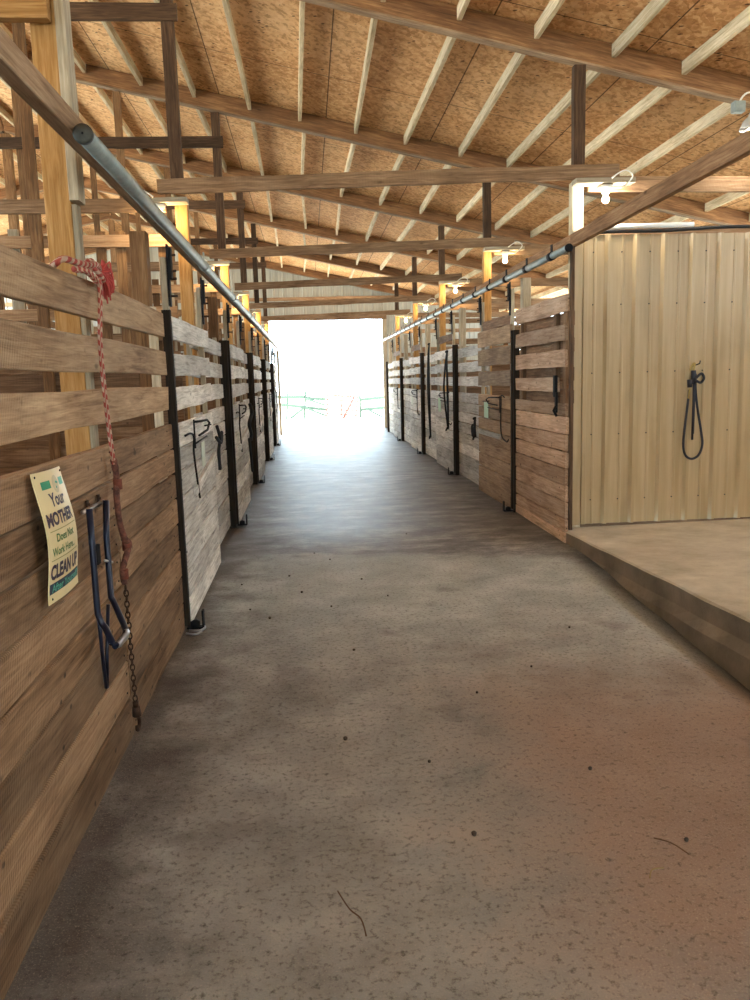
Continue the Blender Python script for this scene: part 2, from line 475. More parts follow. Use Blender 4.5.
def siding(name, mat, axis, c0, c1, plane, z0, z1, pitch=.257, d=.02, facing=-1, openings=(), top=None):
    """ribbed sheet along axis from c0 to c1 at the given plane; openings = (a, b, za, zb)"""
    prof = []
    x = c0
    while x < c1-1e-4:
        for dx, dd in ((0, 0), (.10, 0), (.106, .007), (.122, .007), (.130, 0), (pitch-.058, 0), (pitch-.036, d), (pitch-.012, d)):
            if x+dx < c1: prof.append((x+dx, dd))
        x += pitch
    prof.append((c1, 0))
    for o in openings:
        for e in (o[0], o[1]): prof.append((e, 0))
    prof = sorted(set(prof))
    mb = MB()
    def pt(c, dd, z):
        return (c, plane+facing*dd, z) if axis == 'X' else (plane+facing*dd, c, z)
    for (a, da), (b, db) in zip(prof[:-1], prof[1:]):
        if b-a < 1e-5: continue
        m = (a+b)/2
        ta = top(a) if top else z1; tb = top(b) if top else z1
        segs = [(z0, z0, ta, tb)]
        for o in openings:
            if o[0] < m < o[1]:
                segs = []
                if o[2] > z0+.01: segs.append((z0, z0, o[2], o[2]))
                if o[3] < min(ta, tb)-.01: segs.append((o[3], o[3], ta, tb))
        for s0a, s0b, s1a, s1b in segs:
            v = [pt(a, da, s0a), pt(b, db, s0b), pt(b, db, s1b), pt(a, da, s1a)]
            back = [pt(a, da-.008, s0a), pt(b, db-.008, s0b), pt(b, db-.008, s1b), pt(a, da-.008, s1a)]
            mb._add(v+back, [(0, 1, 2, 3), (7, 6, 5, 4), (0, 4, 5, 1), (3, 2, 6, 7)], v+back, .5)
    return mb.build(name, mat)

roof_top = lambda x: zr(x)+RD
# far gable with the big doorway, unseen near gable with an opening added to let light in
struct(siding('wall_back', 'paleside', 'X', OUT_L, EAVE_R, END_Y, 0, 0, pitch=.3, openings=((-1.12, 2.34, 0, 3.32),), top=roof_top))
struct(siding('wall_front', 'paleside', 'X', OUT_L, EAVE_R, BACK_Y, 0, 0, pitch=.3, facing=1, openings=((-1.5, 1.7, 0, 2.8),), top=roof_top))
# long outer walls: siding up to an open eave band, windows along them
winL = []
struct(siding('wall_left', 'paleside', 'Y', BACK_Y, END_Y, OUT_L, 0, 1.5, pitch=.3, facing=1, openings=winL))  # cut low so more sky light comes in from the left
winR = [(k*S+1.0, k*S+2.6, 1.35, 2.35) for k in range(2, 7)]
struct(siding('wall_right', 'paleside', 'Y', BACK_Y, END_Y, EAVE_R, 0, 2.75, pitch=.3, facing=-1, openings=winR))

wn = 1
def window(plane, a, b, z0, z1):
    global wn
    o = None
    mb = MB()
    for (p, q, w) in (((plane, a, z0), (plane, b, z0), .06), ((plane, a, z1), (plane, b, z1), .06),
                      ((plane, a, z0), (plane, a, z1), .06), ((plane, b, z0), (plane, b, z1), .06),
                      ((plane, (a+b)/2, z0), (plane, (a+b)/2, z1), .04)):
        mb.beam(p, q, w, .06, (0, 1, 0) if p[2] != q[2] else (0, 0, 1))
    o = mb.build('window_%d' % wn, 'purlin'); struct(o, 'small wooden window frame in the outer barn wall')
    wn += 1
for w in winR: window(EAVE_R, *w)
for w in winL: window(OUT_L, *w)

# end wall framing: header trim, jambs, girts
mb = MB(); mb.beam((-1.25, END_Y-.09, 3.38), (2.47, END_Y-.09, 3.38), .14, .05, n=12, jit=.02); struct(mb.build('trim_1', 'beam'), 'rough header board over the far doorway')
for i, x in enumerate((-1.18, 2.40)):
    mb = MB(); mb.beam((x, END_Y-.09, 0), (x, END_Y-.09, 3.3), .12, .05, (1, 0, 0)); struct(mb.build('trim_%d' % (2+i), 'upright'), 'doorway side post')  # pale wood puts the doorway glare into the posts' colour
for i, z in enumerate((3.95, 4.9)):
    xa = OUT_L+.1; xb = min(EAVE_R-.1, (4.6-z)/.215+.2)
    if z > 4.5: xa, xb = -7.6, -1.2
    mb = MB(); mb.beam((xa, END_Y-.06, z), (xb, END_Y-.06, z), .10, .05); struct(mb.build('trim_%d' % (4+i), 'beam'), 'wall girt on the far gable')

# ------------------------------------------------------------------ wash bay platform and siding wall
def curb_top(y): return .11+(6.8-y)*.031
mb = MB()
ny = 30
def slab_fn():
    vs, fs = [], []
    for i in range(ny+1):
        y = 2.0+(7.06-2.0)*i/ny
        w = .012*mnoise.noise(Vector((0, y*2.2, 3)))
        zt = curb_top(y)
        ring = [(2.205+w*1.5, y, -.22), (2.22+w*1.5, y, zt-.19), (2.25+w, y, zt-.125), (2.25+w, y, zt-.012+w*.3), (2.262+w, y, zt), (2.9, y, zt+.004), (6.2, y, zt+.03), (6.2, y, -.22)]
        vs += ring
    for i in range(ny):
        for q in range(7):
            fs.append((i*8+q, i*8+q+1, (i+1)*8+q+1, (i+1)*8+q))
    fs.append((0, 7, 6, 5, 4, 3, 2, 1)); fs.append(tuple(ny*8+q for q in range(8)))
    mb._add(vs, [tuple(reversed(f)) for f in fs], vs, .5)
slab_fn()
tag(mb.build('concrete_platform', 'slab'), 'raised pale concrete wash bay platform with a rough curb edge, right of the aisle', 'platform')
# siding wall of the wash bay
wb = thing('metal_partition_wall', (4.3, 7.08, .05), 'beige ribbed metal wall panel at the back of the wash bay', 'metal wall')
o = siding('siding_sheet', 'beige', 'X', 2.45, 6.15, 7.10, .125, 2.70, d=.034, openings=()); o.parent = wb
for v in o.data.vertices: v.co -= wb.location
mb = MB(); mb.beam((2.385, 7.045, .13), (2.385, 7.045, 2.72), .085, .05, (1, 0, 0), ch=.006)
mb.beam((2.47, 7.065, .13), (2.47, 7.065, 2.70), .04, .02, (1, 0, 0)); mb.build('corner_trim', 'beige', wb)
mb = MB()
x = 2.45+.257/2
while x < 6.0:
    for z in (.35, .95, 1.5, 2.1, 2.55):
        mb.lathe((x-.03, 7.092, z), [(.007, 0), (.006, -.006), (.002, -.008)], 8, 'Y')
    x += .257
o = mb.build('screw', 'galvend', wb); tag(o, kind='stuff')
mb = MB(); pts = [(2.42, 6.99, 2.66), (2.6, 7.0, 2.705), (3.1, 7.0, 2.71), (3.7, 7.0, 2.735), (4.2, 7.0, 2.73), (5.2, 7.0, 2.72), (6.1, 7.0, 2.74)]
mb.tube(smooth_path(pts), .016, 10); tag(mb.build('black_hose', 'rubber'), 'black hose running along the top of the beige metal wall', 'hose')
mb = MB(); mb.tube([(2.5, 7.09, 2.76), (3.45, 7.09, 2.775)], .024, 12); tag(mb.build('white_pipe', 'white'), 'short white plastic pipe lying above the beige metal wall', 'pipe')

# ------------------------------------------------------------------ roof framing
for k in range(2, 8):
    y = k*S if k < 7 else END_Y-.16
    for side in ('right', 'left'):
        xa, xb = (RIDGE_X+.02, EAVE_R-.05) if side == 'right' else (OUT_L+.05, RIDGE_X-.02)
        mb = MB()
        for dy in (-.022, .022):
            mb.beam((xa, y+dy, zr(xa)+RD/2-.004), (xb, y+dy, zr(xb)+RD/2-.004), RD-.012, .04, n=10, jit=.003)
        rf = mb.build('rafter', 'rafter')
        mb = MB(); mb.beam((xa, y, zr(xa)-.012), (xb, y, zr(xb)-.012), .018, .10, n=10, jit=.002); mb.build('bottom_strip', 'header', rf)['label'] = 'pale strip along the bottom edge of the rafter'
        tag(rf, '%s roof rafter from the camera, %s' % (ORD[k-2], 'slope over the aisle' if side == 'right' else 'slope beyond the ridge at far left'),
            'rafter', 'sloping roof rafters')
bayn = ['nearest', 'second', 'third', 'fourth', 'fifth', 'farthest']
for b in range(1, 7):
    ya, yb = b*S+.05, (b+1)*S-.05
    if b == 6: yb = END_Y-.24
    if b == 1: ya = 2.2
    i = 0; x = .06+.655*9
    xs = []
    while x > OUT_L+.5:
        if abs(x-RIDGE_X) > .2: xs.append(x)
        x -= .655
    for i, x in enumerate(xs):
        if b == 1 and not (-4.0 < x < 5): continue
        if b > 3 and x < -7.0: continue
        dx = random.uniform(-.03, .03)
        zt = zr(x)+RD
        mb = MB(); mb.beam((x+dx, ya, zr(x+dx)+RD-.066), (x-dx, yb, zr(x-dx)+RD-.066), .108, .042, (0, 0, 1), n=3, jit=.004)
        tag(mb.build('purlin', 'purlin'), 'pale purlin in the %s roof bay from the camera, %s from the right eave' % (bayn[b-1], ORD[i] if i < 20 else 'last'),
            'purlin', 'purlins of the %s roof bay' % bayn[b-1])

# tie beams across the aisle
for k in range(2, 7):
    y = k*S-.07
    mb = MB(); mb.beam((-1.17, y, 3.115), (2.74, y, 3.215), .115, .042, n=10, jit=.012)
    tag(mb.build('tie_beam', 'beam'), 'brown tie beam spanning the aisle overhead, %s from the camera' % ORD[k-2], 'beam', 'tie beams across the aisle')
    mb = MB(); mb.beam((-4.7, y+.05, 2.98), (-1.12, y+.05, 2.98), .11, .04, n=4, jit=.006)
    tag(mb.build('stall_beam', 'beam'), 'low cross beam over the left stalls, %s from the camera' % ORD[k-2], 'beam', 'low beams over left stalls')
    mb = MB(); mb.beam((-4.7, y+.02, 4.46), (-.93, y+.02, 4.46), .13, .04, n=4, jit=.006)
    tag(mb.build('upper_stall_beam', 'darkbeam'), 'high cross board over the left stalls, %s from the camera' % ORD[k-2], 'beam', 'high boards over left stalls')
    mb = MB(); mb.beam((2.5, y+.09, 3.13), (6.2, y+.09, 3.09), .13, .04, n=4, jit=.006)
    tag(mb.build('side_beam', 'beam'), 'brown board from right aisle post to the eave, %s from the camera' % ORD[k-2], 'beam', 'boards over the right side')
    for sgn, x, nm in ((-1, -1.015, 'left'), (1, 2.40, 'right')):
        mb = MB(); mb.beam((x, y+.062, 3.10 if sgn < 0 else 3.19), (x, y+.062, zr(x)-.034), .10, .075, (1, 0, 0), n=4, jit=.004)
        tag(mb.build('hanger_post', 'darkbeam'), 'dark upright from rafter to tie beam, %s side of aisle, %s from camera' % (nm, ORD[k-2]), 'upright', 'uprights under the rafters')
# posts beside the aisle
for k in range(1, 7):
    y = k*S
    nth = ORD[k-1]
    if k == 1:
        t = thing('barn_post', (-1.0, y, 0), 'thick golden brown post behind the nearest stall front on the left', 'post')
        mb = MB(); mb.beam((-1.0, y+.05, 0), (-1.0, y+.05, zr(-1)-.04), .105, .10, (1, 0, 0), n=8, jit=.003, tint=.55); mb.build('post_timber', 'post', t)
        mb = MB(); mb.beam((-.925, y+.02, 2.26), (-.925, y+.02, zr(-.9)-.03), .04, .10, (1, 0, 0), n=8, jit=.004); mb.build('side_board', 'upright', t)
        mb = MB(); mb.beam((-.935, y+.03, 0), (-.935, y+.03, 2.25), .022, .06, (1, 0, 0)); mb.build('side_batten', 'upright', t)
        mb = MB(); mb.beam((-3.8, y-.05, 3.02), (-.96, y-.05, 3.02), .17, .05, n=4)
        tag(mb.build('cross_board', 'post'), 'golden brown cross board nailed to the nearest left post near the top left', 'board')
        continue
    mb = MB(); mb.beam((-1.0, y+.06, 0), (-1.0, y+.06, 3.05), .10, .10, (1, 0, 0), n=6, jit=.003)
    tag(mb.build('barn_post', 'post'), 'yellow pine post behind the left stall fronts, %s from the camera' % nth, 'post', 'left aisle posts')
    mb = MB(); mb.beam((2.41, y+.06, 0), (2.41, y+.06, 3.15), .10, .10, (1, 0, 0), n=6, jit=.003)
    tag(mb.build('barn_post', 'purlin' if k == 2 else 'post'), 'yellow pine post behind the right stall fronts, %s from the camera' % ORD[k-2], 'post', 'right aisle posts')  # first right post: paler wood holds the cool lamp's light in its colour
for k in range(1, 8):
    y = min(k*S, END_Y-.3)
    mb = MB(); mb.beam((-4.75, y+.06, -.02), (-4.75, y+.06, zr(-4.75)-.04), .13, .13, (1, 0, 0), n=6, jit=.003)
    tag(mb.build('ridge_post', 'jamb'), 'tall post under the ridge behind the left stalls, %s from the camera' % ORD[k-1], 'post', 'ridge posts')
    if k < 7:
        for x in (-2.2, -3.4):
            mb = MB(); mb.beam((x, y+.025, -.02), (x, y+.025, zr(x)-.034), .09, .04, (1, 0, 0), n=4, jit=.004)
            tag(mb.build('stall_upright', 'jamb'), 'slim upright over the left stalls, %s bay, %s the aisle' % (ORD[k-1], 'nearer' if x > -3 else 'farther from'), 'upright', 'slim uprights over the left stalls')
    mb = MB(); mb.beam((-6.9, y+.06, -.02), (-6.9, y+.06, zr(-6.9)-.04), .12, .12, (1, 0, 0))
    tag(mb.build('outer_post', 'jamb'), 'post between ridge and outer wall at far left, %s from the camera' % ORD[k-1], 'post', 'outer left posts')
for k in range(2, 8):
    mb = MB(); y = min(k*S, END_Y-.3); mb.beam((6.13, y+.08, -.02), (6.13, y+.08, zr(6.13)-.04), .12, .12, (1, 0, 0))
    tag(mb.build('eave_post', 'jamb'), 'post against the right outer wall, %s from the camera' % ORD[k-2], 'post', 'right outer wall posts')
# long rails at far left and over the right stalls
for z, nm in ((2.7, 'lower'), (3.6, 'middle')):
    mb = MB(); mb.beam((-4.85, .5, z), (-4.85, END_Y-.3, z), .13, .04, n=10, jit=.006); tag(mb.build('long_rail', 'beam'), '%s long rail along the ridge posts behind the left stalls' % nm, 'rail')
mb = MB(); mb.beam((-6.98, .5, 2.9), (-6.98, END_Y-.3, 2.9), .13, .04, n=10, jit=.006); tag(mb.build('long_rail', 'beam'), 'long rail on the outer posts at far left', 'rail')
mb = MB(); mb.beam((6.05, 7.3, 2.72), (6.05, END_Y-.3, 2.72), .13, .04, n=10, jit=.006); tag(mb.build('long_rail', 'beam'), 'long rail along the right outer wall above the windows', 'rail')

# ------------------------------------------------------------------ stall partitions (between stalls)
def partition(y, x0, x1, label, pickets=True, near=False):
    t = thing('stall_partition', ((x0+x1)/2, y, 0), label, 'partition', 'partitions between the stalls')
    mb = MB(); z = .02
    while z < 1.62:
        mb.beam((x0, y, z+.08), (x1, y, z+.08), .155, .035, n=3, jit=.006); z += .16
    mb.build('board_panel', 'oldboard', t)
    mb = MB()
    for z in (1.74, 2.12, 2.72): mb.beam((x0, y-.03, z), (x1, y-.03, z), .10, .035, n=3, jit=.006)
    mb.build('rail', 'beam', t)
    if pickets:
        n = int(abs(x1-x0)/.17)
        for i in range(n):
            x = x0+(i+.5)*(x1-x0)/n+random.uniform(-.015, .015)
            mb = MB(); mb.beam((x, y+.01, 1.66), (x, y+.01, 2.82+random.uniform(-.06, .06)), .085, .022, (1, 0, 0), n=2, jit=.004)
            mb.build('picket', 'jamb' if random.random() < .6 else 'upright', t)
for k in range(2, 7):
    partition(k*S+.15, -4.65, -1.1, 'picket-topped partition behind left stall fronts, %s from the camera' % ORD[k-2])
    partition(k*S+.15, 2.48, 6.0, 'board partition behind the right stall fronts, %s from the camera' % ORD[k-2], pickets=False)
mb = MB(); z = .02
t = thing('stall_back_wall', (-4.66, 12, 0), 'long board wall closing the backs of the left stalls', 'wall')
while z < 2.0:
    mb.beam((-4.66, 1.0, z+.08), (-4.66, END_Y-.4, z+.08), .155, .03, n=8, jit=.006); z += .16
mb.build('board_panel', 'oldboard', t)
t2 = MB(); z = .02
while z < 1.3:
    t2.beam((6.08, 7.3, z+.08), (6.08, END_Y-.4, z+.08), .155, .03, n=8, jit=.006); z += .16
tag(t2.build('kick_wall', 'oldboard'), 'board lining along the foot of the right outer wall', 'wall')

# ------------------------------------------------------------------ stall fronts
SLATS = [(1.77, 1.905), (1.555, 1.69), (1.355, 1.49)]
SEAMS = [1.275, 1.125, .98, .83, .675, .52, .355, .19, .02]
def boards(mb, X, y0, y1, sgn, seams=SEAMS, joints=(), jit=.006, n=6):
    cuts = [y0]+list(joints)+[y1]
    for a, b in zip(cuts[:-1], cuts[1:]):
        for zt, zb in zip(seams[:-1], seams[1:]):
            dx = random.uniform(-.004, .002)
            mb.beam((X+sgn*(.014-dx), a+random.uniform(.001, .004), (zt+zb)/2), (X+sgn*(.014-dx), b-random.uniform(.001, .004), (zt+zb)/2+random.uniform(-.003, .003)),
                    zt-zb-.009, .028, n=n, jit=jit, ch=.005)
def slat_obj(parent, X, y0, y1, z0, z1, sgn, mat='slat', dz0=0, dz1=0):
    mb = MB(); zc = (z0+z1)/2
    mb.beam((X+sgn*.014, y0, zc+dz0), (X+sgn*.014, y1, zc+dz1), z1-z0, .028, n=6, jit=.012, skew0=random.uniform(-.012, .012), skew1=random.uniform(-.015, .015))
    return mb.build('slat', mat, parent)

# nearest left stall front
t = thing('stall_wall', (-.82, 3.1, 0), 'long weathered plank stall front at near left carrying the cream sign', 'stall wall')
mb = MB(); boards(mb, -.80, .9, 4.78, -1, joints=(3.32,), n=10, jit=.008); mb.build('board_panel', 'board', t)
for (a, b), d0, d1 in zip(SLATS, (-.03, -.005, 0), (.0, 0, 0)):
    slat_obj(t, -.80, .9, 4.72, a, b, -1, 'slat', d0, d1)
for y, m_ in ((1.6, 'darkbeam'), (4.66, 'upright')):
    mb = MB(); mb.beam((-.85, y, .03), (-.85, y, 1.93), .07, .04, (0, 1, 0)); mb.build('stile', m_, t)
# nail heads
mb = MB()
for y in (3.26, 3.36, 4.6, 1.7):
    for zt, zb in zip(SEAMS[:-1], SEAMS[1:]):
        for dz in (.04, -.04):
            mb.lathe((-.801, y+random.uniform(-.015, .015), (zt+zb)/2+dz), [(.0045, 0), (.004, .003)], 6, 'X')
tag(mb.build('nail', 'black', t), kind='stuff')

TRZ_L, TRX_L = 2.36, -.735
TRZ_R, TRX_R = 2.545, 2.185

def hanger(t, x, y, ztop, zbot, sgn):
    mb = MB()
    mb.beam((x, y, zbot), (x, y, ztop), .05, .012, (0, 1, 0), ch=.002)
    mb.beam((x-sgn*.012, y, ztop-.02), (x-sgn*.012, y, ztop-.20), .06, .02, (0, 1, 0))
    h = mb.build('hanger_strap', 'black', t)
    b = MB()
    for z in (ztop-.06, ztop-.15, zbot+.06, zbot+.16):
        b.tube([(x-.01, y, z), (x-sgn*.045, y, z)], .007, 8)
    b.build('bolt', 'rust', h)

def latch(t, X, y, sgn):
    """slide bolt loop with keeper arm, chain and hook"""
    x = X-sgn*.02
    mb = MB()
    mb.tube([(x, y, 1.27), (x, y, 1.08)], .006, 8)
    mb.tube([(x, y, 1.255), (x-sgn*.03, y+.05, 1.255), (x-sgn*.03, y+.45, 1.245), (x-sgn*.03, y+.58, 1.22), (x-sgn*.03, y+.45, 1.175), (x-sgn*.03, y, 1.165)], .008, 8)
    mb.tube([(x, y, 1.11), (x, y+.62, 1.12)], .006, 8)
    mb.tube([(x, y+.55, 1.2), (x, y+.9, 1.19)], .006, 8)
    mb.build('latch', 'black', t)

def door(side, k, y0, y1):
    sgn = -1 if side == 'L' else 1
    X = -.775 if side == 'L' else 2.205
    TZ = TRZ_L if side == 'L' else TRZ_R
    up = 0 if side == 'L' else .02
    sd = 'left' if side == 'L' else 'right'
    lab = 'sliding plank stall door hanging on the %s track, %s from the camera' % (sd, ORD[k])
    t = thing('stall_door', (X+sgn*.03, (y0+y1)/2, 0), lab, 'stall door', 'sliding stall doors on the %s' % sd)
    mb = MB(); mat = 'board'
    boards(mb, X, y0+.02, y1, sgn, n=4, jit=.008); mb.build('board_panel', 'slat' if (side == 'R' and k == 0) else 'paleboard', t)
    sl = SLATS if not (side == 'R' and k == 0) else [(1.84, 2.03), (1.60, 1.80), (1.36, 1.53)]
    for j, (a, b) in enumerate(sl):
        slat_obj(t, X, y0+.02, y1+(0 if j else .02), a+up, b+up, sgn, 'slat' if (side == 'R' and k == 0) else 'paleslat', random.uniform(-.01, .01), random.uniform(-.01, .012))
    if side == 'R' and k in (0, 1, 2, 3):
        slat_obj(t, X+.035, y0+.1, y1, 2.04+up, 2.15+up, sgn, 'oldboard')
    # dark steel edge channel facing the camera
    mb = MB(); mb.beam((X+sgn*.030, y0+.0, .03), (X+sgn*.030, y0+.0, 1.93 if side == 'L' else 1.98), .05, .05, (1, 0, 0), n=3)
    mb.build('edge_channel', 'darkjamb', t)
    for y in (y0+.10, y1-.09):
        mb = MB(); mb.beam((X+sgn*.045, y, .06), (X+sgn*.045, y, TZ-.12), .06, .035, (0, 1, 0), n=3); mb.build('stile', 'upright', t)
        hanger(t, X-sgn*.012+sgn*.03, y-.0, TZ-.045, TZ-.40, sgn)
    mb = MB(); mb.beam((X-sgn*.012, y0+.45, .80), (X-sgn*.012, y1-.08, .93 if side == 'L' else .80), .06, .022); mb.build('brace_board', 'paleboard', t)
    latch(t, X, y0+.5 if side == 'L' else y0+.42, sgn)
    # wire hook
    mb = MB(); x = X-sgn*.02; yh = y0+.22
    if side == 'L':
        pts = [(x, yh-.12, 1.19), (x, yh+.10, 1.19), (x-sgn*.01, yh+.17, 1.16), (x, yh+.2, 1.05), (x, yh+.33, .78), (x, yh+.36, .74)]
    else:
        pts = [(x, yh-.02, 1.26), (x, yh+.12, 1.28), (x, yh+.14, 1.2), (x, yh+.14, .85), (x, yh-.1, .77), (x, yh-.2, .80)]
    mb.tube(smooth_path(pts, 5), .007, 8); mb.build('wire_hook', 'black', t)
    return t

def fixed_front(side, k, y0, y1):
    sgn = -1 if side == 'L' else 1
    X = -.86 if side == 'L' else 2.275
    up = 0 if side == 'L' else .01
    sd = 'left' if side == 'L' else 'right'
    t = thing('stall_wall', (X+sgn*.03, (y0+y1)/2, 0), 'fixed plank stall front beside the %s sliding door on the %s' % (ORD[k], sd), 'stall wall', 'fixed stall fronts on the %s' % sd)
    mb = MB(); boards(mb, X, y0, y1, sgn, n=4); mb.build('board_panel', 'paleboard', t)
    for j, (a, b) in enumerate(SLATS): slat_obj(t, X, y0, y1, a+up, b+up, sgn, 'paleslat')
    for y in (y0+.1, y1-.15):
        mb = MB(); mb.beam((X+sgn*.045, y, .03), (X+sgn*.045, y, 1.95), .07, .035, (0, 1, 0)); mb.build('stile', 'upright', t)
for k in range(5):
    yl = 4.86+S*k
    door('L', k, yl, yl+1.72)
    fixed_front('L', k, yl+1.45, min(yl+S-.06, 22.75))
    mb = MB(); mb.beam((-.925, yl-.04, 0), (-.925, yl-.04, 2.36), .09, .10, (1, 0, 0), n=5, jit=.003)
    tag(mb.build('jamb_post', 'jamb'), 'brown jamb post behind the track at the %s left door' % ORD[k], 'post', 'left jamb posts')
    if k:
        mb = MB(); mb.beam((-.84, yl-.055, 0), (-.84, yl-.055, 1.93), .085, .04, (1, 0, 0), n=4, jit=.003)
        tag(mb.build('door_stop', 'darkjamb'), 'dark upright stop board before the %s left door' % ORD[k], 'board', 'dark stop boards on the left')
for k in range(4):
    yr = 8.66+3.54*k
    door('R', k, yr, yr+1.68)
    fixed_front('R', k, yr+1.5, yr+3.54-.1)
for k in range(5):
    yr = 8.66+3.54*k
    mb = MB(); mb.beam((2.25, yr-.06, 0), (2.25, yr-.06, 1.98), .06, .045, (1, 0, 0), n=4, jit=.003)
    tag(mb.build('door_stop', 'darkjamb'), 'dark upright stop board at the near edge of the %s right stall door' % ORD[k] if k < 4 else 'dark upright board at the far end of the right stalls', 'board', 'dark stop boards on the right')
    mb = MB(); mb.beam((2.36, yr-.04, 0), (2.36, yr-.04, 2.52), .09, .10, (1, 0, 0), n=5, jit=.003)
    tag(mb.build('jamb_post', 'upright'), 'grey jamb post behind the right track, %s from the camera' % ORD[k], 'post', 'right jamb posts')
mb = MB(); mb.beam((-.80, 22.82, 0), (-.80, 22.82, 2.36), .07, .07, (1, 0, 0), n=4, jit=.003); tag(mb.build('end_post', 'upright'), 'pale end post of the left stalls beside the far doorway', 'post')
# right corner stall front beside the wash bay
t = thing('stall_wall', (2.26, 7.7, 0), 'tan plank stall front between the beige metal wall and first right door', 'stall wall')
mb = MB(); boards(mb, 2.235, 6.86, 8.56, 1, n=6, jit=.008, seams=[1.25, 1.13, .97, .82, .67, .52, .37, .22, .10, .0]); mb.build('board_panel', 'tanboard', t)
for a, b, y0 in ((2.03, 2.18, 6.87), (1.79, 1.93, 6.90), (1.56, 1.71, 6.90), (1.34, 1.47, 7.12)):
    slat_obj(t, 2.235, y0, 8.56, a, b, 1, 'tanboard')
for y in (7.02, 7.3, 8.45):
    mb = MB(); mb.beam((2.29, y, .03), (2.29, y, 2.16), .08, .04, (0, 1, 0)); mb.build('stile', 'oldboard', t)
mb = MB()
for z in (1.98, 1.5, 1.30, 1.75): mb.beam((2.325, 6.95, z), (2.325, 8.5, z), .12, .03, n=3, jit=.006)
mb.build('inner_rail', 'oldboard', t)
mb = MB(); mb.beam((2.282, 6.86, .125), (2.282, 6.86, 2.565), .03, .05, (1, 0, 0), n=5, jit=.004)
tag(mb.build('corner_post', 'darkbeam'), 'dark corner post between the plank stall front and the beige metal wall', 'post')
mb = MB(); mb.beam((2.2, 7.05, 1.49), (2.2, 7.05, 1.30), .05, .03, (0, 1, 0)); mb.beam((2.2, 7.02, 1.34), (2.2, 7.02, 1.16), .04, .02, (0, 1, 0))
mb.tube([(2.19, 7.0, 1.22), (2.17, 7.0, 1.18), (2.2, 7.0, 1.13)], .012, 8)
tag(mb.build('iron_bracket', 'black'), 'black iron bracket on the plank stall front beside the beige wall', 'bracket')

# headers and tracks
mb = MB(); mb.beam((-.80, 1.2, 2.405), (-.80, 22.9, 2.45), .085, .055, n=30, jit=.004, tint=.6)
tag(mb.build('header_board', 'header'), 'pale timber header running along the left side above the door track', 'header')
mb = MB(); mb.beam((2.30, 2.2, 2.665), (2.30, 6.9, 2.62), .105, .05, n=14, jit=.012, tint=.35); mb.beam((2.30, 6.9, 2.62), (2.30, 22.9, 2.63), .10, .05, n=24, jit=.006, tint=.5)
tag(mb.build('header_board', 'warmheader'), 'brown timber header crossing above the wash bay and along the right stalls', 'header')
def track(x, y0, y1, z0, z1, label, joints, capmat):
    t = thing('door_track', (x, (y0+y1)/2, z0), label, 'door track')
    r = .031
    mb = MB(); n = 20; pts = [(x, y0+(y1-y0)*i/n, z0+(z1-z0)*i/n) for i in range(n+1)]
    mb.tube(pts, r, 18); mb.build('rail_tube', 'galv', t)
    mb = MB(); mb.lathe((x, y0-.012, z0), [(.0, 0), (.025, 0), (r+.003, .004), (r+.003, .02), (r, .02)], 20, 'Y'); mb.build('end_cap', capmat, t)
    mb = MB(); mb.lathe((x, y0-.014, z0), [(.004, 0), (.004, .004)], 8, 'Y'); mb.build('end_hole', 'black', t)
    for y in joints:
        z = z0+(z1-z0)*(y-y0)/(y1-y0)
        mb = MB(); mb.tube([(x, y-.045, z), (x, y+.045, z)], r+.006, 18)
        mb.beam((x, y, z+.02), (x, y, z+.10), .05, .008, (0, 1, 0)); mb.build('bracket', 'galv' if capmat == 'galvend' else 'black', t)
track(-.735, 2.98, 22.4, 2.36, 2.405, 'long round galvanised sliding door track along the left stalls', [6.25, 8.6, 11, 13.4, 15.8, 18.2, 20.6], 'galvend')
track(2.205, 6.72, 23.1, 2.535, 2.59, 'galvanised sliding door track along the right stalls', [7.2+.82*i for i in range(19)], 'black')

# floor guides at the door feet
def guide(x, y, sgn, label):
    t = MB()
    t.beam((x, y, .012), (x-sgn*.10, y, .012), .05, .012, (0, 1, 0))
    t.beam((x-sgn*.10, y, .01), (x-sgn*.10, y, .12), .05, .012, (0, 1, 0))
    t.lathe((x-sgn*.05, y, .018), [(.03, 0), (.03, .03), (.012, .04)], 10)
    tag(t.build('floor_guide', 'black'), label, 'door guide', 'floor guides of the stall doors')
guide(-.80, 4.86, -1, 'black floor guide at the foot of the nearest left door')
for k in range(1, 5): guide(-.80, 4.9+S*k, -1, 'black floor guide at the foot of the %s left door' % ORD[k])
for k in range(4): guide(2.22, 8.64+3.54*k, 1, 'black floor guide at the foot of the %s right door' % ORD[k])
mb = MB(); mb.tube(smooth_path([(-.78, 4.80, .012), (-.72, 4.78, .012), (-.69, 4.84, .012), (-.72, 4.90, .012), (-.77, 4.88, .015)]), .008, 8)
mb.tube(smooth_path([(-.79, 4.74, .012), (-.73, 4.72, .012), (-.70, 4.76, .012)]), .007, 8)
tag(mb.build('wire_loop', 'silver'), 'pale loop of wire on the floor at the foot of the nearest left door', 'wire')

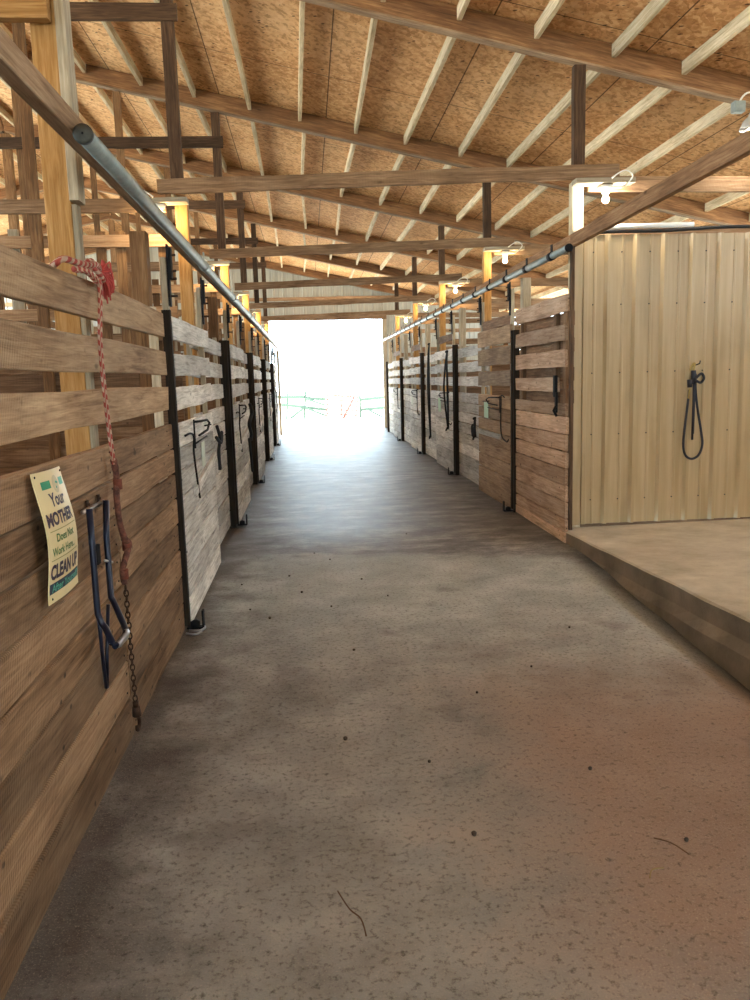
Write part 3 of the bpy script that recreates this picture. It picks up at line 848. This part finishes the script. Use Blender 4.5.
# ------------------------------------------------------------------ lamps
def lamp(x, y, z, bulbmat, label, sgn, board=True):
    t = thing('lamp', (x, y, z+.13), label, 'lamp', 'bare bulb lamps beside the aisle')
    mb = MB()
    mb.lathe((x, y, z+.06), [(.012, -.015), (.03, -.012), (.034, .01), (.055, .03), (.06, .045), (.06, .055)], 18)
    mb.build('lamp_holder', 'porcelain', t)
    mb = MB()
    pr = []
    for i in range(9):
        a = math.pi*i/8
        pr.append((max(.002, .030*math.sin(a)), -.030*math.cos(a)))
    pr = pr[:7]+[(.014, .034), (.013, .052)]
    mb.lathe((x, y, z), pr, 14); mb.build('bulb', bulbmat, t)
    mb = MB()
    mb.tube(smooth_path([(x+sgn*.03, y-.03, z+.09), (x+sgn*.12, y-.09, z+.09), (x+sgn*.2, y-.09, z+.17), (x+sgn*.13, y-.09, z+.22), (x+sgn*.02, y-.085, z+.16)], 6), .006, 8)
    mb.build('cable', 'white', t)
for k in range(0, 7):
    y = k*S-.11 if k < 6 else k*S-.11
    nm = ORD[max(k-2, 0)] if k >= 2 else None
    if k >= 2:
        mb = MB(); mb.beam((2.34, y+.02, 3.12), (2.86, y+.02, 3.125), .045, .13, n=2)
        tag(mb.build('lamp_board', 'upright'), 'short pale board holding the %s lamp right of the aisle' % nm, 'board', 'lamp boards on the right')
        mb = MB(); mb.beam((-1.36, y+.02, 2.99), (-.93, y+.02, 3.0), .04, .13, n=2)
        tag(mb.build('lamp_board', 'upright'), 'short pale board holding the %s lamp left of the aisle' % nm, 'board', 'lamp boards on the left')
        lamp(2.62, y+.02, 2.975, 'bulb_cool' if k == 2 else 'bulb_warm', '%s bare bulb lamp under the mounting board right of the aisle' % nm, 1)
        lamp(-1.17, y+.02, 2.855, 'bulb_warm', '%s bare bulb lamp behind the left door track' % nm, -1)
# lamps behind the camera, same fittings, not in the frame
for (x, y, z, nm) in ((2.62, .0, 2.985, 'right'), (-1.17, .0, 2.855, 'left'), (2.62, -3.0, 2.985, 'rear right')):
    mb = MB(); mb.beam((x-.25, y, z+.14), (x+.25, y, z+.14), .04, .13); tag(mb.build('lamp_board', 'upright'), 'mounting board of the %s lamp behind the camera' % nm, 'board')
    lamp(x, y, z, 'bulb_warm', 'bare bulb lamp behind the camera, %s' % nm, 1)
# flood lamp over the wash bay, clamped to the rafter-side board
fx, fy, fz = 3.80, 6.95, 3.66
t = thing('flood_lamp', (fx, fy, fz+.1), 'clamp-on flood lamp with white reflector under the nearest rafter, top right', 'lamp')
mb = MB(); mb.box(fx-.10, fx-.01, fy-.04, fy+.04, fz-.0, fz+.09, ch=.01); mb.build('lamp_housing', 'galv', t)
mb = MB(); mb.lathe((fx+.06, fy-.02, fz-.09), [(.10, -.05), (.098, -.045), (.07, .02), (.03, .055), (.022, .09)], 20); mb.build('reflector', 'glassy', t)
mb = MB(); mb.lathe((fx+.06, fy-.02, fz-.13), [(.004, -.03), (.03, -.022), (.036, 0), (.028, .03), (.012, .06)], 14); mb.build('bulb', 'bulb_cool', t)
mb = MB(); mb.tube(smooth_path([(fx-.05, fy, fz+.08), (fx+.02, fy, fz+.16), (fx+.2, fy, fz+.17), (fx+.4, fy, fz+.13), (fx+.7, fy, fz+.08)]), .008, 8); mb.build('cable', 'white', t)

# ------------------------------------------------------------------ near-left wall things
# sign
SW, SH = .30, .385
def sign_pt(u, v, off=0.):
    y = 2.30+.025*v+u*(.262+.035*v); z = 1.262-.388*v-.004*u
    x = -.783+.022*math.sin(math.pi*min(1, v*1.0))**1.5+.01*v+.008*math.sin(math.pi*u)
    return Vector((x+off, y, z))
t = thing('wall_sign', (-.785, 2.45, .87), 'cream enamel sign about your mother and cleaning up, on the near left planks', 'sign')
mb = MB(); mb.grid(lambda u, v: sign_pt(u, v), 12, 24, True); mb.grid(lambda u, v: sign_pt(1-u, v, -.0025), 12, 24, True)
for e in ((lambda u, v: sign_pt(0, u, -.0025*v)), (lambda u, v: sign_pt(1, u, -.0025*(1-v))), (lambda u, v: sign_pt(u, 0, -.0025*(1-v))), (lambda u, v: sign_pt(u, 1, -.0025*v))):
    mb.grid(e, 12, 1)
mb.build('sign_plate', 'signcream', t)
def sign_rect(u0, v0, u1, v1, mat, name, off=.0008):
    m = MB(); m.grid(lambda a, b: sign_pt(u0+(u1-u0)*a, v0+(v1-v0)*b, off), 6, 6); m.grid(lambda a, b: sign_pt(u1+(u0-u1)*a, v0+(v1-v0)*b, off-.0004), 6, 6)
    return m.build(name, mat, t)
sign_rect(.17, .075, .43, .135, 'ink_teal', 'green_block')
sign_rect(.76, .075, .93, .135, 'ink_teal2', 'green_block')
def sign_text(txt, u0, u1, v0, v1, mat, name, bold=0., slant=0.):
    cu = bpy.data.curves.new('txt', 'FONT'); cu.body = txt; cu.offset = bold; cu.resolution_u = 3
    ob = bpy.data.objects.new('txt', cu); C.objects.link(ob)
    dg = bpy.context.evaluated_depsgraph_get(); dg.update()
    me = bpy.data.meshes.new_from_object(ob.evaluated_get(dg))
    xs = [v.co.x for v in me.vertices]; ys = [v.co.y for v in me.vertices]
    xa, xb, ya, yb = min(xs), max(xs), min(ys), max(ys)
    base = wloc(t)
    for v in me.vertices:
        u = u0+(u1-u0)*(v.co.x-xa)/(xb-xa); w = v1-(v1-v0)*(v.co.y-ya)/(yb-ya)
        v.co = sign_pt(u, w, .0014)-base
    me.materials.clear(); me.materials.append(M[mat]); me.name = name
    o = bpy.data.objects.new(name, me); C.objects.link(o); o.parent = t
    bpy.data.objects.remove(ob); bpy.data.curves.remove(cu)
    return o
# oval emblem between the blocks
mb = MB()
vs = [sign_pt(.60, .11, .001)-Vector((0, 0, 0))]; fs = []
for i in range(20):
    a = 2*math.pi*i/20; vs.append(sign_pt(.60+.11*math.cos(a), .115+.07*math.sin(a), .0012))
for i in range(20): fs.append((0, 1+i, 1+(i+1) % 20))
mb._add(vs, fs, [tuple(v) for v in vs], .5); mb.build('emblem', 'ink_pale', t)
mb = MB()
for (cu_, cv_) in ((.62, .10), (.66, .105), (.60, .14)):
    mb.lathe(sign_pt(cu_, cv_, .0014), [(.004, 0), (.004, .0008)], 8, 'X')
mb.build('emblem_mark', 'ink_teal2', t)
sign_text('Your', .27, .76, .17, .275, 'ink_purple', 'lettering_your', .025)
sign_text('MOTHER', .06, .90, .31, .415, 'ink_purple', 'lettering_mother', .04)
sign_rect(.08, .445, .95, .451, 'ink_line', 'rule_line', .001)
sign_text('Does Not', .22, .80, .475, .54, 'ink_green', 'lettering_does_not', .022)
sign_text('Work Here...', .08, .80, .575, .64, 'ink_green', 'lettering_work_here', .022)
sign_rect(.05, .665, .93, .671, 'ink_line', 'rule_line', .001)
sign_text('CLEAN UP', .03, .92, .70, .82, 'ink_purple', 'lettering_clean_up', .045)
sign_rect(.02, .845, .97, .925, 'ink_navy', 'dark_bar', .0009)
sign_text('After Yourself!', .07, .93, .855, .918, 'ink_teal2', 'lettering_after_yourself', .02)
mb = MB()
for u, v in ((.06, .03), (.94, .03), (.08, .965)): mb.lathe(sign_pt(u, v, .001), [(.004, 0), (.003, .002)], 8, 'X')
mb.build('sign_nail', 'black', t)

# folding saddle rack
t = thing('saddle_rack', (-.78, 2.9, .4), 'blue-black folding metal saddle rack hanging on the near left planks beside the cream sign', 'saddle rack')
mb = MB(); mb.tube([(-.782, 2.77, 1.078), (-.782, 3.05, 1.072)], .008, 10); mb.build('hinge_rod', 'silver', t)
mb = MB()
for y in (2.86, 3.01):
    mb = MB(); mb.beam((-.79, y, 1.06), (-.79, y, 1.105), .018, .01, (0, 1, 0))
    mb.lathe((-.79, y, 1.09), [(.006, 0), (.005, .010)], 8, 'X')
    mb.build('mounting_tab', 'rust', t)
mb = MB()
fr = [(-.765, 2.79, 1.085), (-.765, 2.79, .95), (-.76, 2.77, .72), (-.752, 2.775, .685), (-.735, 2.765, .665), (-.69, 2.66, .645), (-.68, 2.655, .636), (-.68, 2.70, .63), (-.68, 2.79, .625), (-.683, 2.835, .63), (-.70, 2.875, .645), (-.745, 2.95, .70), (-.76, 2.965, .725), (-.765, 2.985, .95), (-.765, 3.02, 1.08)]
mb.tube(fr, .0115, 12); mb.build('frame', 'navy', t)
mb = MB(); mb.tube([(-.6815, 2.668, .634), (-.678, 2.70, .629), (-.678, 2.80, .624), (-.681, 2.83, .629)], .0128, 12); o = mb.build('worn_bend', 'silver', t); o['label'] = 'shiny worn front bend of the rack'
mb = MB(); mb.tube([(-.765, 2.80, .70), (-.78, 2.86, .55), (-.785, 2.895, .40), (-.785, 2.905, .395), (-.782, 2.93, .52), (-.77, 2.955, .70)], .007, 10); mb.build('brace_rod', 'navy', t)
mb = MB(); mb.beam((-.788, 2.93, .93), (-.788, 2.93, .86), .05, .012, (0, 1, 0)); mb.build('catch_plate', 'black', t)
mb = MB(); mb.tube([(-.765, 2.94, .87), (-.76, 3.02, .845)], .005, 8); mb.build('catch_pin', 'silver', t)

# red and white rope tied over the top slat, chain and snap below
t = thing('tie_rope', (-.76, 3.15, .1), 'red and white rope knotted over the near left top rail, rusty chain below', 'rope')
mb = MB()
mb.tube(smooth_path([(-.845, 2.86, 1.90), (-.80, 2.84, 1.925), (-.775, 2.93, 1.925), (-.765, 3.02, 1.93), (-.76, 3.12, 1.945), (-.775, 3.22, 1.945), (-.79, 3.28, 1.93), (-.775, 3.22, 1.895), (-.76, 3.12, 1.885), (-.765, 3.0, 1.905), (-.78, 2.9, 1.90)], 6), .0115, 10)
mb.tube(smooth_path([(-.775, 3.05, 1.95), (-.75, 3.12, 1.91), (-.76, 3.2, 1.90), (-.78, 3.14, 1.96), (-.77, 3.06, 1.92)], 6), .011, 10)
mb.build('knot', 'rope', t)
mb = MB(); path = smooth_path([(-.765, 3.14, 1.93), (-.752, 3.12, 1.86), (-.762, 3.105, 1.67), (-.765, 3.12, 1.51), (-.765, 3.15, 1.33), (-.765, 3.18, 1.20)], 10)
mb.tube(path, .0085, 10); mb.build('cord', 'rope', t)
mb = MB(); path = smooth_path([(-.765, 3.18, 1.22), (-.762, 3.195, 1.15), (-.76, 3.165, 1.07), (-.762, 3.19, .97), (-.755, 3.225, .895), (-.75, 3.27, .865), (-.755, 3.22, .82), (-.76, 3.175, .78), (-.758, 3.18, .72)], 8)
rs = [.0115+.005*abs(mnoise.noise(Vector((i*.35, 0, 0)))) for i in range(len(path))]
mb.tube(path, rs, 10); mb.build('wrapped_end', 'wrap', t)
mb = MB()
for i in range(3):
    z = (1.12, .86, .76)[i]; y = (3.185, 3.255, 3.18)[i]
    mb.tube([(-.757, y, z+.02), (-.757, y, z-.02)], .017, 10)
mb.build('wrap_tape', 'tape', t)
mb = MB()
for i in range(110):
    a = random.uniform(-1.2, 1.2); b = random.uniform(-.9, .7)
    p0 = Vector((-.772, 3.24, 1.935)); d = Vector((.35*random.uniform(-.6, 1), math.cos(a)*.8, math.sin(b)*.9)).normalized()
    p1 = p0+d*random.uniform(.02, .07); p2 = p1+Vector((0, .02, -.045))*random.uniform(.5, 1.4)
    mb.tube(smooth_path([p0, p1, p2], 3), .0035, 5)
tag(mb.build('tassel', 'tassel', t), kind='stuff')
mb = MB(); z = .70; i = 0
while z > .215:
    y = 3.19+.02*(0.7-z)/.5+.002*math.sin(i); pts = []
    for q in range(12):
        a = 2*math.pi*q/12; ax = (math.cos(a)*.0085, math.sin(a)*.0145)
        pts.append((-.758+(ax[0] if i % 2 else 0), y+(0 if i % 2 else ax[0]), z+ax[1]))
    mb.tube(pts, .0028, 6, closed=True); z -= .0225; i += 1
mb.build('chain', 'rust', t)
mb = MB()
mb.tube([(-.758, 3.21, .215), (-.758, 3.212, .19)], .012, 10); mb.tube([(-.758, 3.212, .19), (-.758, 3.22, .15)], [.015, .019], 10)
mb.tube(smooth_path([(-.758, 3.22, .15), (-.758, 3.245, .13), (-.758, 3.25, .10), (-.758, 3.225, .085), (-.758, 3.205, .095), (-.758, 3.21, .11)], 5), .008, 8)
mb.tube([(-.758, 3.205, .17), (-.758, 3.24, .155)], .01, 8)
mb.build('snap_hook', 'rust', t)

# lead strap on the beige wall
t = thing('lead_strap', (3.47, 7.02, .7), 'black looped lead strap with brass clip hanging on the beige metal wall', 'lead strap')
yy = 7.05
mb = MB(); lp = [(3.495, yy, 1.47), (3.50, yy, 1.33), (3.525, yy, 1.15), (3.56, yy-.01, .95), (3.575, yy-.01, .83), (3.545, yy-.01, .735), (3.48, yy-.01, .70), (3.42, yy-.01, .735), (3.395, yy-.01, .83), (3.405, yy-.01, 1.0), (3.43, yy, 1.2), (3.44, yy, 1.33)]
mb.tube(smooth_path(lp), .011, 10); mb.build('strap_loop', 'leadrope', t)
mb = MB(); mb.tube([(3.475, yy-.015, 1.46), (3.476, yy-.015, .875)], .010, 8); mb.tube([(3.484, yy-.018, 1.44), (3.482, yy-.018, .93)], .008, 8); mb.build('strap_end', 'leadrope', t)
mb = MB(); mb.tube(smooth_path([(3.49, yy-.02, 1.43), (3.535, yy-.03, 1.47), (3.56, yy-.03, 1.43), (3.53, yy-.03, 1.39), (3.49, yy-.02, 1.41)]), .012, 8)
mb.tube([(3.465, yy-.02, 1.50), (3.47, yy-.02, 1.38)], .022, 10); mb.tube([(3.43, yy-.02, 1.42), (3.435, yy-.02, 1.35)], .022, 10); mb.build('knot', 'leadrope', t)
mb = MB(); mb.tube(smooth_path([(3.43, yy-.02, 1.50), (3.45, yy-.03, 1.55), (3.47, yy-.03, 1.56), (3.46, yy-.03, 1.50)]), .009, 8)
mb.build('clip', 'brass', t)
mb = MB(); mb.tube([(3.435, yy-.02, 1.34), (3.425, yy-.02, 1.25)], .009, 8); mb.build('snap', 'brass', t)
mb = MB(); mb.tube([(3.49, 7.09, 1.54), (3.50, 6.99, 1.56), (3.50, 6.98, 1.585)], .006, 8); mb.build('wall_hook', 'galvend', t)

# straps, ropes and cards on the right doors
def strap(y, x, z0, z1, label, w=.10):
    t = thing('hanging_halter', (x, y, z0), label, 'halter', 'straps hanging on the right doors')
    mb = MB()
    n = 8
    mb.tube(smooth_path([(x, y, z1), (x-.02, y-.05, z1-.2), (x-.02, y-w*.6, (z0+z1)/2), (x-.01, y-w*.4, z0+.1), (x, y, z0)], 6), .016, 8)
    mb.tube(smooth_path([(x, y, z1), (x-.02, y+w*.6, z1-.25), (x-.03, y+w, (z0+z1)/2), (x-.01, y+w*.4, z0+.15), (x, y, z0)], 6), .014, 8)
    mb.build('strap', 'nylon', t)
    mb = MB(); mb.tube([(x-.01, y-w*.3, z1-.02), (x-.01, y+w*.3, z1-.02)], .02, 8); mb.build('buckle', 'black', t)
    mb = MB(); mb.tube([(x-.02, y-w*.3, z0+.02), (x-.02, y+w*.5, z0-.03)], .014, 8); mb.build('snap', 'black', t)
strap(12.15, 2.12, .72, 1.90, 'black halter strap hanging at the dark edge of the second right door', .16)
strap(14.2, 2.16, .45, 2.10, 'long black rope strap hanging between the second and third right doors', .07)
strap(10.25, 2.14, .72, .98, 'short dark strap end hanging low at the far edge of the first right door', .06)
def card(x, y, z0, z1, w, mat, sgn, label):
    mb = MB(); mb.beam((x, y, z0), (x, y, z1), w, .006, (0, 1, 0), ch=.001)
    tag(mb.build('stall_card', mat), label, 'card', 'cards fixed to the stall doors')
card(2.196, 9.84, .99, 1.18, .22, 'greencard', 1, 'pale green stall card on the first right door')
card(2.196, 13.4, .93, 1.16, .24, 'greencard', 1, 'pale green stall card on the second right door')
card(2.196, 17.0, .95, 1.12, .22, 'card', 1, 'pale card on the third right door')
card(-.766, 5.82, .92, 1.09, .16, 'card', -1, 'white stall card on the nearest left door')
t = thing('hanging_halter', (-.755, 6.2, .9), 'black halter hanging from the latch of the nearest left door', 'halter')
mb = MB(); mb.tube(smooth_path([(-.70, 6.18, 1.18), (-.69, 6.25, 1.08), (-.70, 6.2, .98), (-.70, 6.25, .85)]), .013, 8)
mb.tube(smooth_path([(-.70, 6.1, 1.1), (-.68, 6.22, 1.05), (-.69, 6.4, 1.12)]), .013, 8); mb.tube([(-.70, 6.22, 1.0), (-.70, 6.22, .84)], .012, 8); mb.build('strap', 'nylon', t)
t = thing('hanging_halter', (-.70, 9.6, .8), 'black halter and wedge bars hanging on the second left door', 'halter')
mb = MB(); mb.tube(smooth_path([(-.68, 9.5, 1.25), (-.67, 9.6, 1.15), (-.70, 9.5, 1.02), (-.69, 9.62, .9), (-.70, 9.6, .82)]), .022, 8); mb.tube([(-.70, 9.35, .86), (-.70, 9.62, .45)], .013, 8); mb.tube([(-.70, 9.5, .86), (-.70, 9.7, .5)], .01, 8); mb.build('strap', 'nylon', t)

# ------------------------------------------------------------------ floor debris
spots = [(.10, 3.19), (.49, 2.42), (.42, 2.94), (1.02, 2.80), (1.16, 2.30), (-.44, 5.22), (.13, 6.62), (-.1, 5.6), (.1, 5.2), (.35, 5.9), (-.2, 6.1), (.5, 5.4), (-.3, 5.0), (.75, 3.6), (1.5, 4.5), (.2, 4.3), (1.1, 3.9), (-.55, 5.9), (0, 6.9), (.9, 7.6)]
wh = lambda x, y: '%s of the aisle %s' % ('left half' if x < .3 else ('middle' if x < .9 else 'right half'), 'close to the camera' if y < 3.3 else 'farther along')
for i, (x, y) in enumerate(spots):
    mb = MB(); r = random.uniform(.006, .010)
    mb.lathe((x, y, .004), [(r*.8, -.004), (r, r*.4), (r*.6, r*.9), (r*.15, r)], 7)
    tag(mb.build('clod', 'clod'), 'small dark dirt clod lying on the concrete aisle', 'clod', 'small clods scattered on the aisle')
for (pts, mat, nm, lab) in (([(.03, 2.17, .008), (.06, 2.08, .012), (.09, 2.03, .014), (.10, 1.97, .006)], 'twig', 'twig', 'thin brown twig on the near floor left of centre'),
                       ([(.96, 2.12, .006), (.98, 2.15, .012), (1.02, 2.16, .008)], 'straw', 'straw_stem', 'short bent yellow straw on the near floor right of centre'),
                       ([(1.06, 2.32, .006), (1.10, 2.28, .01), (1.13, 2.22, .006)], 'twig', 'twig', 'small curved twig on the near floor at right')):
    mb = MB(); mb.tube(smooth_path(pts, 4), .0022, 6); tag(mb.build(nm, mat), lab, nm.replace('_stem', ''))

# ------------------------------------------------------------------ yard beyond the far doorway
FY = 33.0
t = thing('rail_fence', (-.9, FY, -.05), 'pale split rail fence left of the wire gate outside the far doorway', 'fence')
mb = MB(); mb.beam((-3.2, FY, .92), (-.15, FY, .86), .13, .06, jit=.02, n=5); mb.beam((-.13, FY, .82), (.72, FY, .74), .13, .06); mb.build('top_rail', 'fence', t)
mb = MB(); mb.beam((-3.2, FY, .62), (-.95, FY, .56), .13, .06); mb.beam((-.95, FY, .56), (.72, FY, .32), .13, .06); mb.build('lower_rail', 'fence', t)
for x in (-3.0, -.86, -.14):
    mb = MB(); mb.beam((x-.05, FY+.06, -.05), (x+.05, FY+.06, 1.1), .09, .09, (1, 0, 0)); mb.build('fence_post', 'fence', t)
mb = MB(); mb.beam((-.77, FY-.1, .0), (-.14, FY-.02, .45), .10, .06); mb.beam((-.14, FY-.1, .8), (.7, FY-.1, .5), .09, .05); mb.beam((-.14, FY-.1, .42), (.7, FY-.1, .08), .09, .05); mb.build('brace_rail', 'fence', t)
t = thing('rail_fence', (2.6, FY, -.05), 'pale split rail fence right of the wire gate outside the far doorway', 'fence')
mb = MB(); mb.beam((2.07, FY, .68), (6, FY, .95), .13, .06, n=5, jit=.02); mb.build('top_rail', 'fence', t)
mb = MB(); mb.beam((2.06, FY, .27), (6, FY, .5), .13, .06); mb.build('lower_rail', 'fence', t)
mb = MB(); mb.beam((2.3, FY-.1, .34), (3.0, FY-.1, -.04), .09, .05); mb.build('brace_rail', 'fence', t)
for x in (2.12, 4.5):
    mb = MB(); mb.beam((x, FY+.06, -.05), (x, FY+.06, .85), .09, .09, (1, 0, 0)); mb.build('fence_post', 'fence', t)
t = thing('wire_gate', (1.4, FY-.2, -.05), 'tilted rusty pink wire gate panel leaning in the fence outside the far doorway', 'gate')
A, B, Cc, Dd = Vector((.78, FY-.2, .93)), Vector((2.02, FY-.2, .80)), Vector((1.92, FY-.2, -.13)), Vector((.73, FY-.2, -.02))
mb = MB(); mb.tube([A, B, Cc, Dd], .055, 8, closed=True); mb.build('gate_frame', 'gatewire', t)
mb = MB()
for i in range(1, 5): mb.tube([A.lerp(Dd, i/5), B.lerp(Cc, i/5)], .036, 6)
mb.tube([A.lerp(B, .48), Dd.lerp(Cc, .48)], .042, 6); mb.build('gate_bars', 'gatewire', t)
mb = MB(); mb.tube([A.lerp(B, .88), Dd.lerp(Cc, .55)], .055, 6); mb.build('gate_brace', 'gatewire', t)

# ------------------------------------------------------------------ light
w = bpy.data.worlds.new('sky'); scene.world = w; w.use_nodes = True
bg = w.node_tree.nodes['Background']
bg.inputs['Color'].default_value = (.68, .87, 1.0, 1); bg.inputs['Strength'].default_value = 5.0
sun = bpy.data.lights.new('sun', 'SUN'); sun.energy = 30; sun.angle = .01; sun.color = (1, .99, .97)
so = bpy.data.objects.new('sun', sun); C.objects.link(so)
d = Vector((-.12, -1, -1.07)).normalized()
so.rotation_euler = d.to_track_quat('-Z', 'Y').to_euler()

# ------------------------------------------------------------------ camera
cam = bpy.data.cameras.new('camera'); co = bpy.data.objects.new('camera', cam); C.objects.link(co)
cam.sensor_fit = 'VERTICAL'; cam.sensor_height = 36; cam.sensor_width = 27; cam.lens = 28.8; cam.clip_start = .05; cam.clip_end = 500
Yc = Vector((-67.5, -119, 800)).normalized()
D_ = Vector((145, (800*800-67.5*145)/119, 800)).normalized()
U_ = -D_; X_ = Yc.cross(U_)
if X_.x < 0: X_ = -X_
rows = (X_, Yc, U_)   # world axes in camera space (x right, y down, z forward)
right = Vector((rows[0].x, rows[1].x, rows[2].x)); upv = -Vector((rows[0].y, rows[1].y, rows[2].y)); back = -Vector((rows[0].z, rows[1].z, rows[2].z))
mat = Matrix((right, upv, back)).transposed().to_4x4(); mat.translation = (0, 0, 1.5)
co.matrix_world = mat
scene.camera = co

scene.view_settings.view_transform = 'Standard'; scene.view_settings.look = 'None'
scene.view_settings.exposure = 1.1; scene.view_settings.gamma = 1; scene.view_settings.use_curve_mapping = False
scene.cycles.use_denoising = True
scene.cycles.max_bounces = 10; scene.cycles.diffuse_bounces = 7
scene.cycles.sample_clamp_indirect = 8
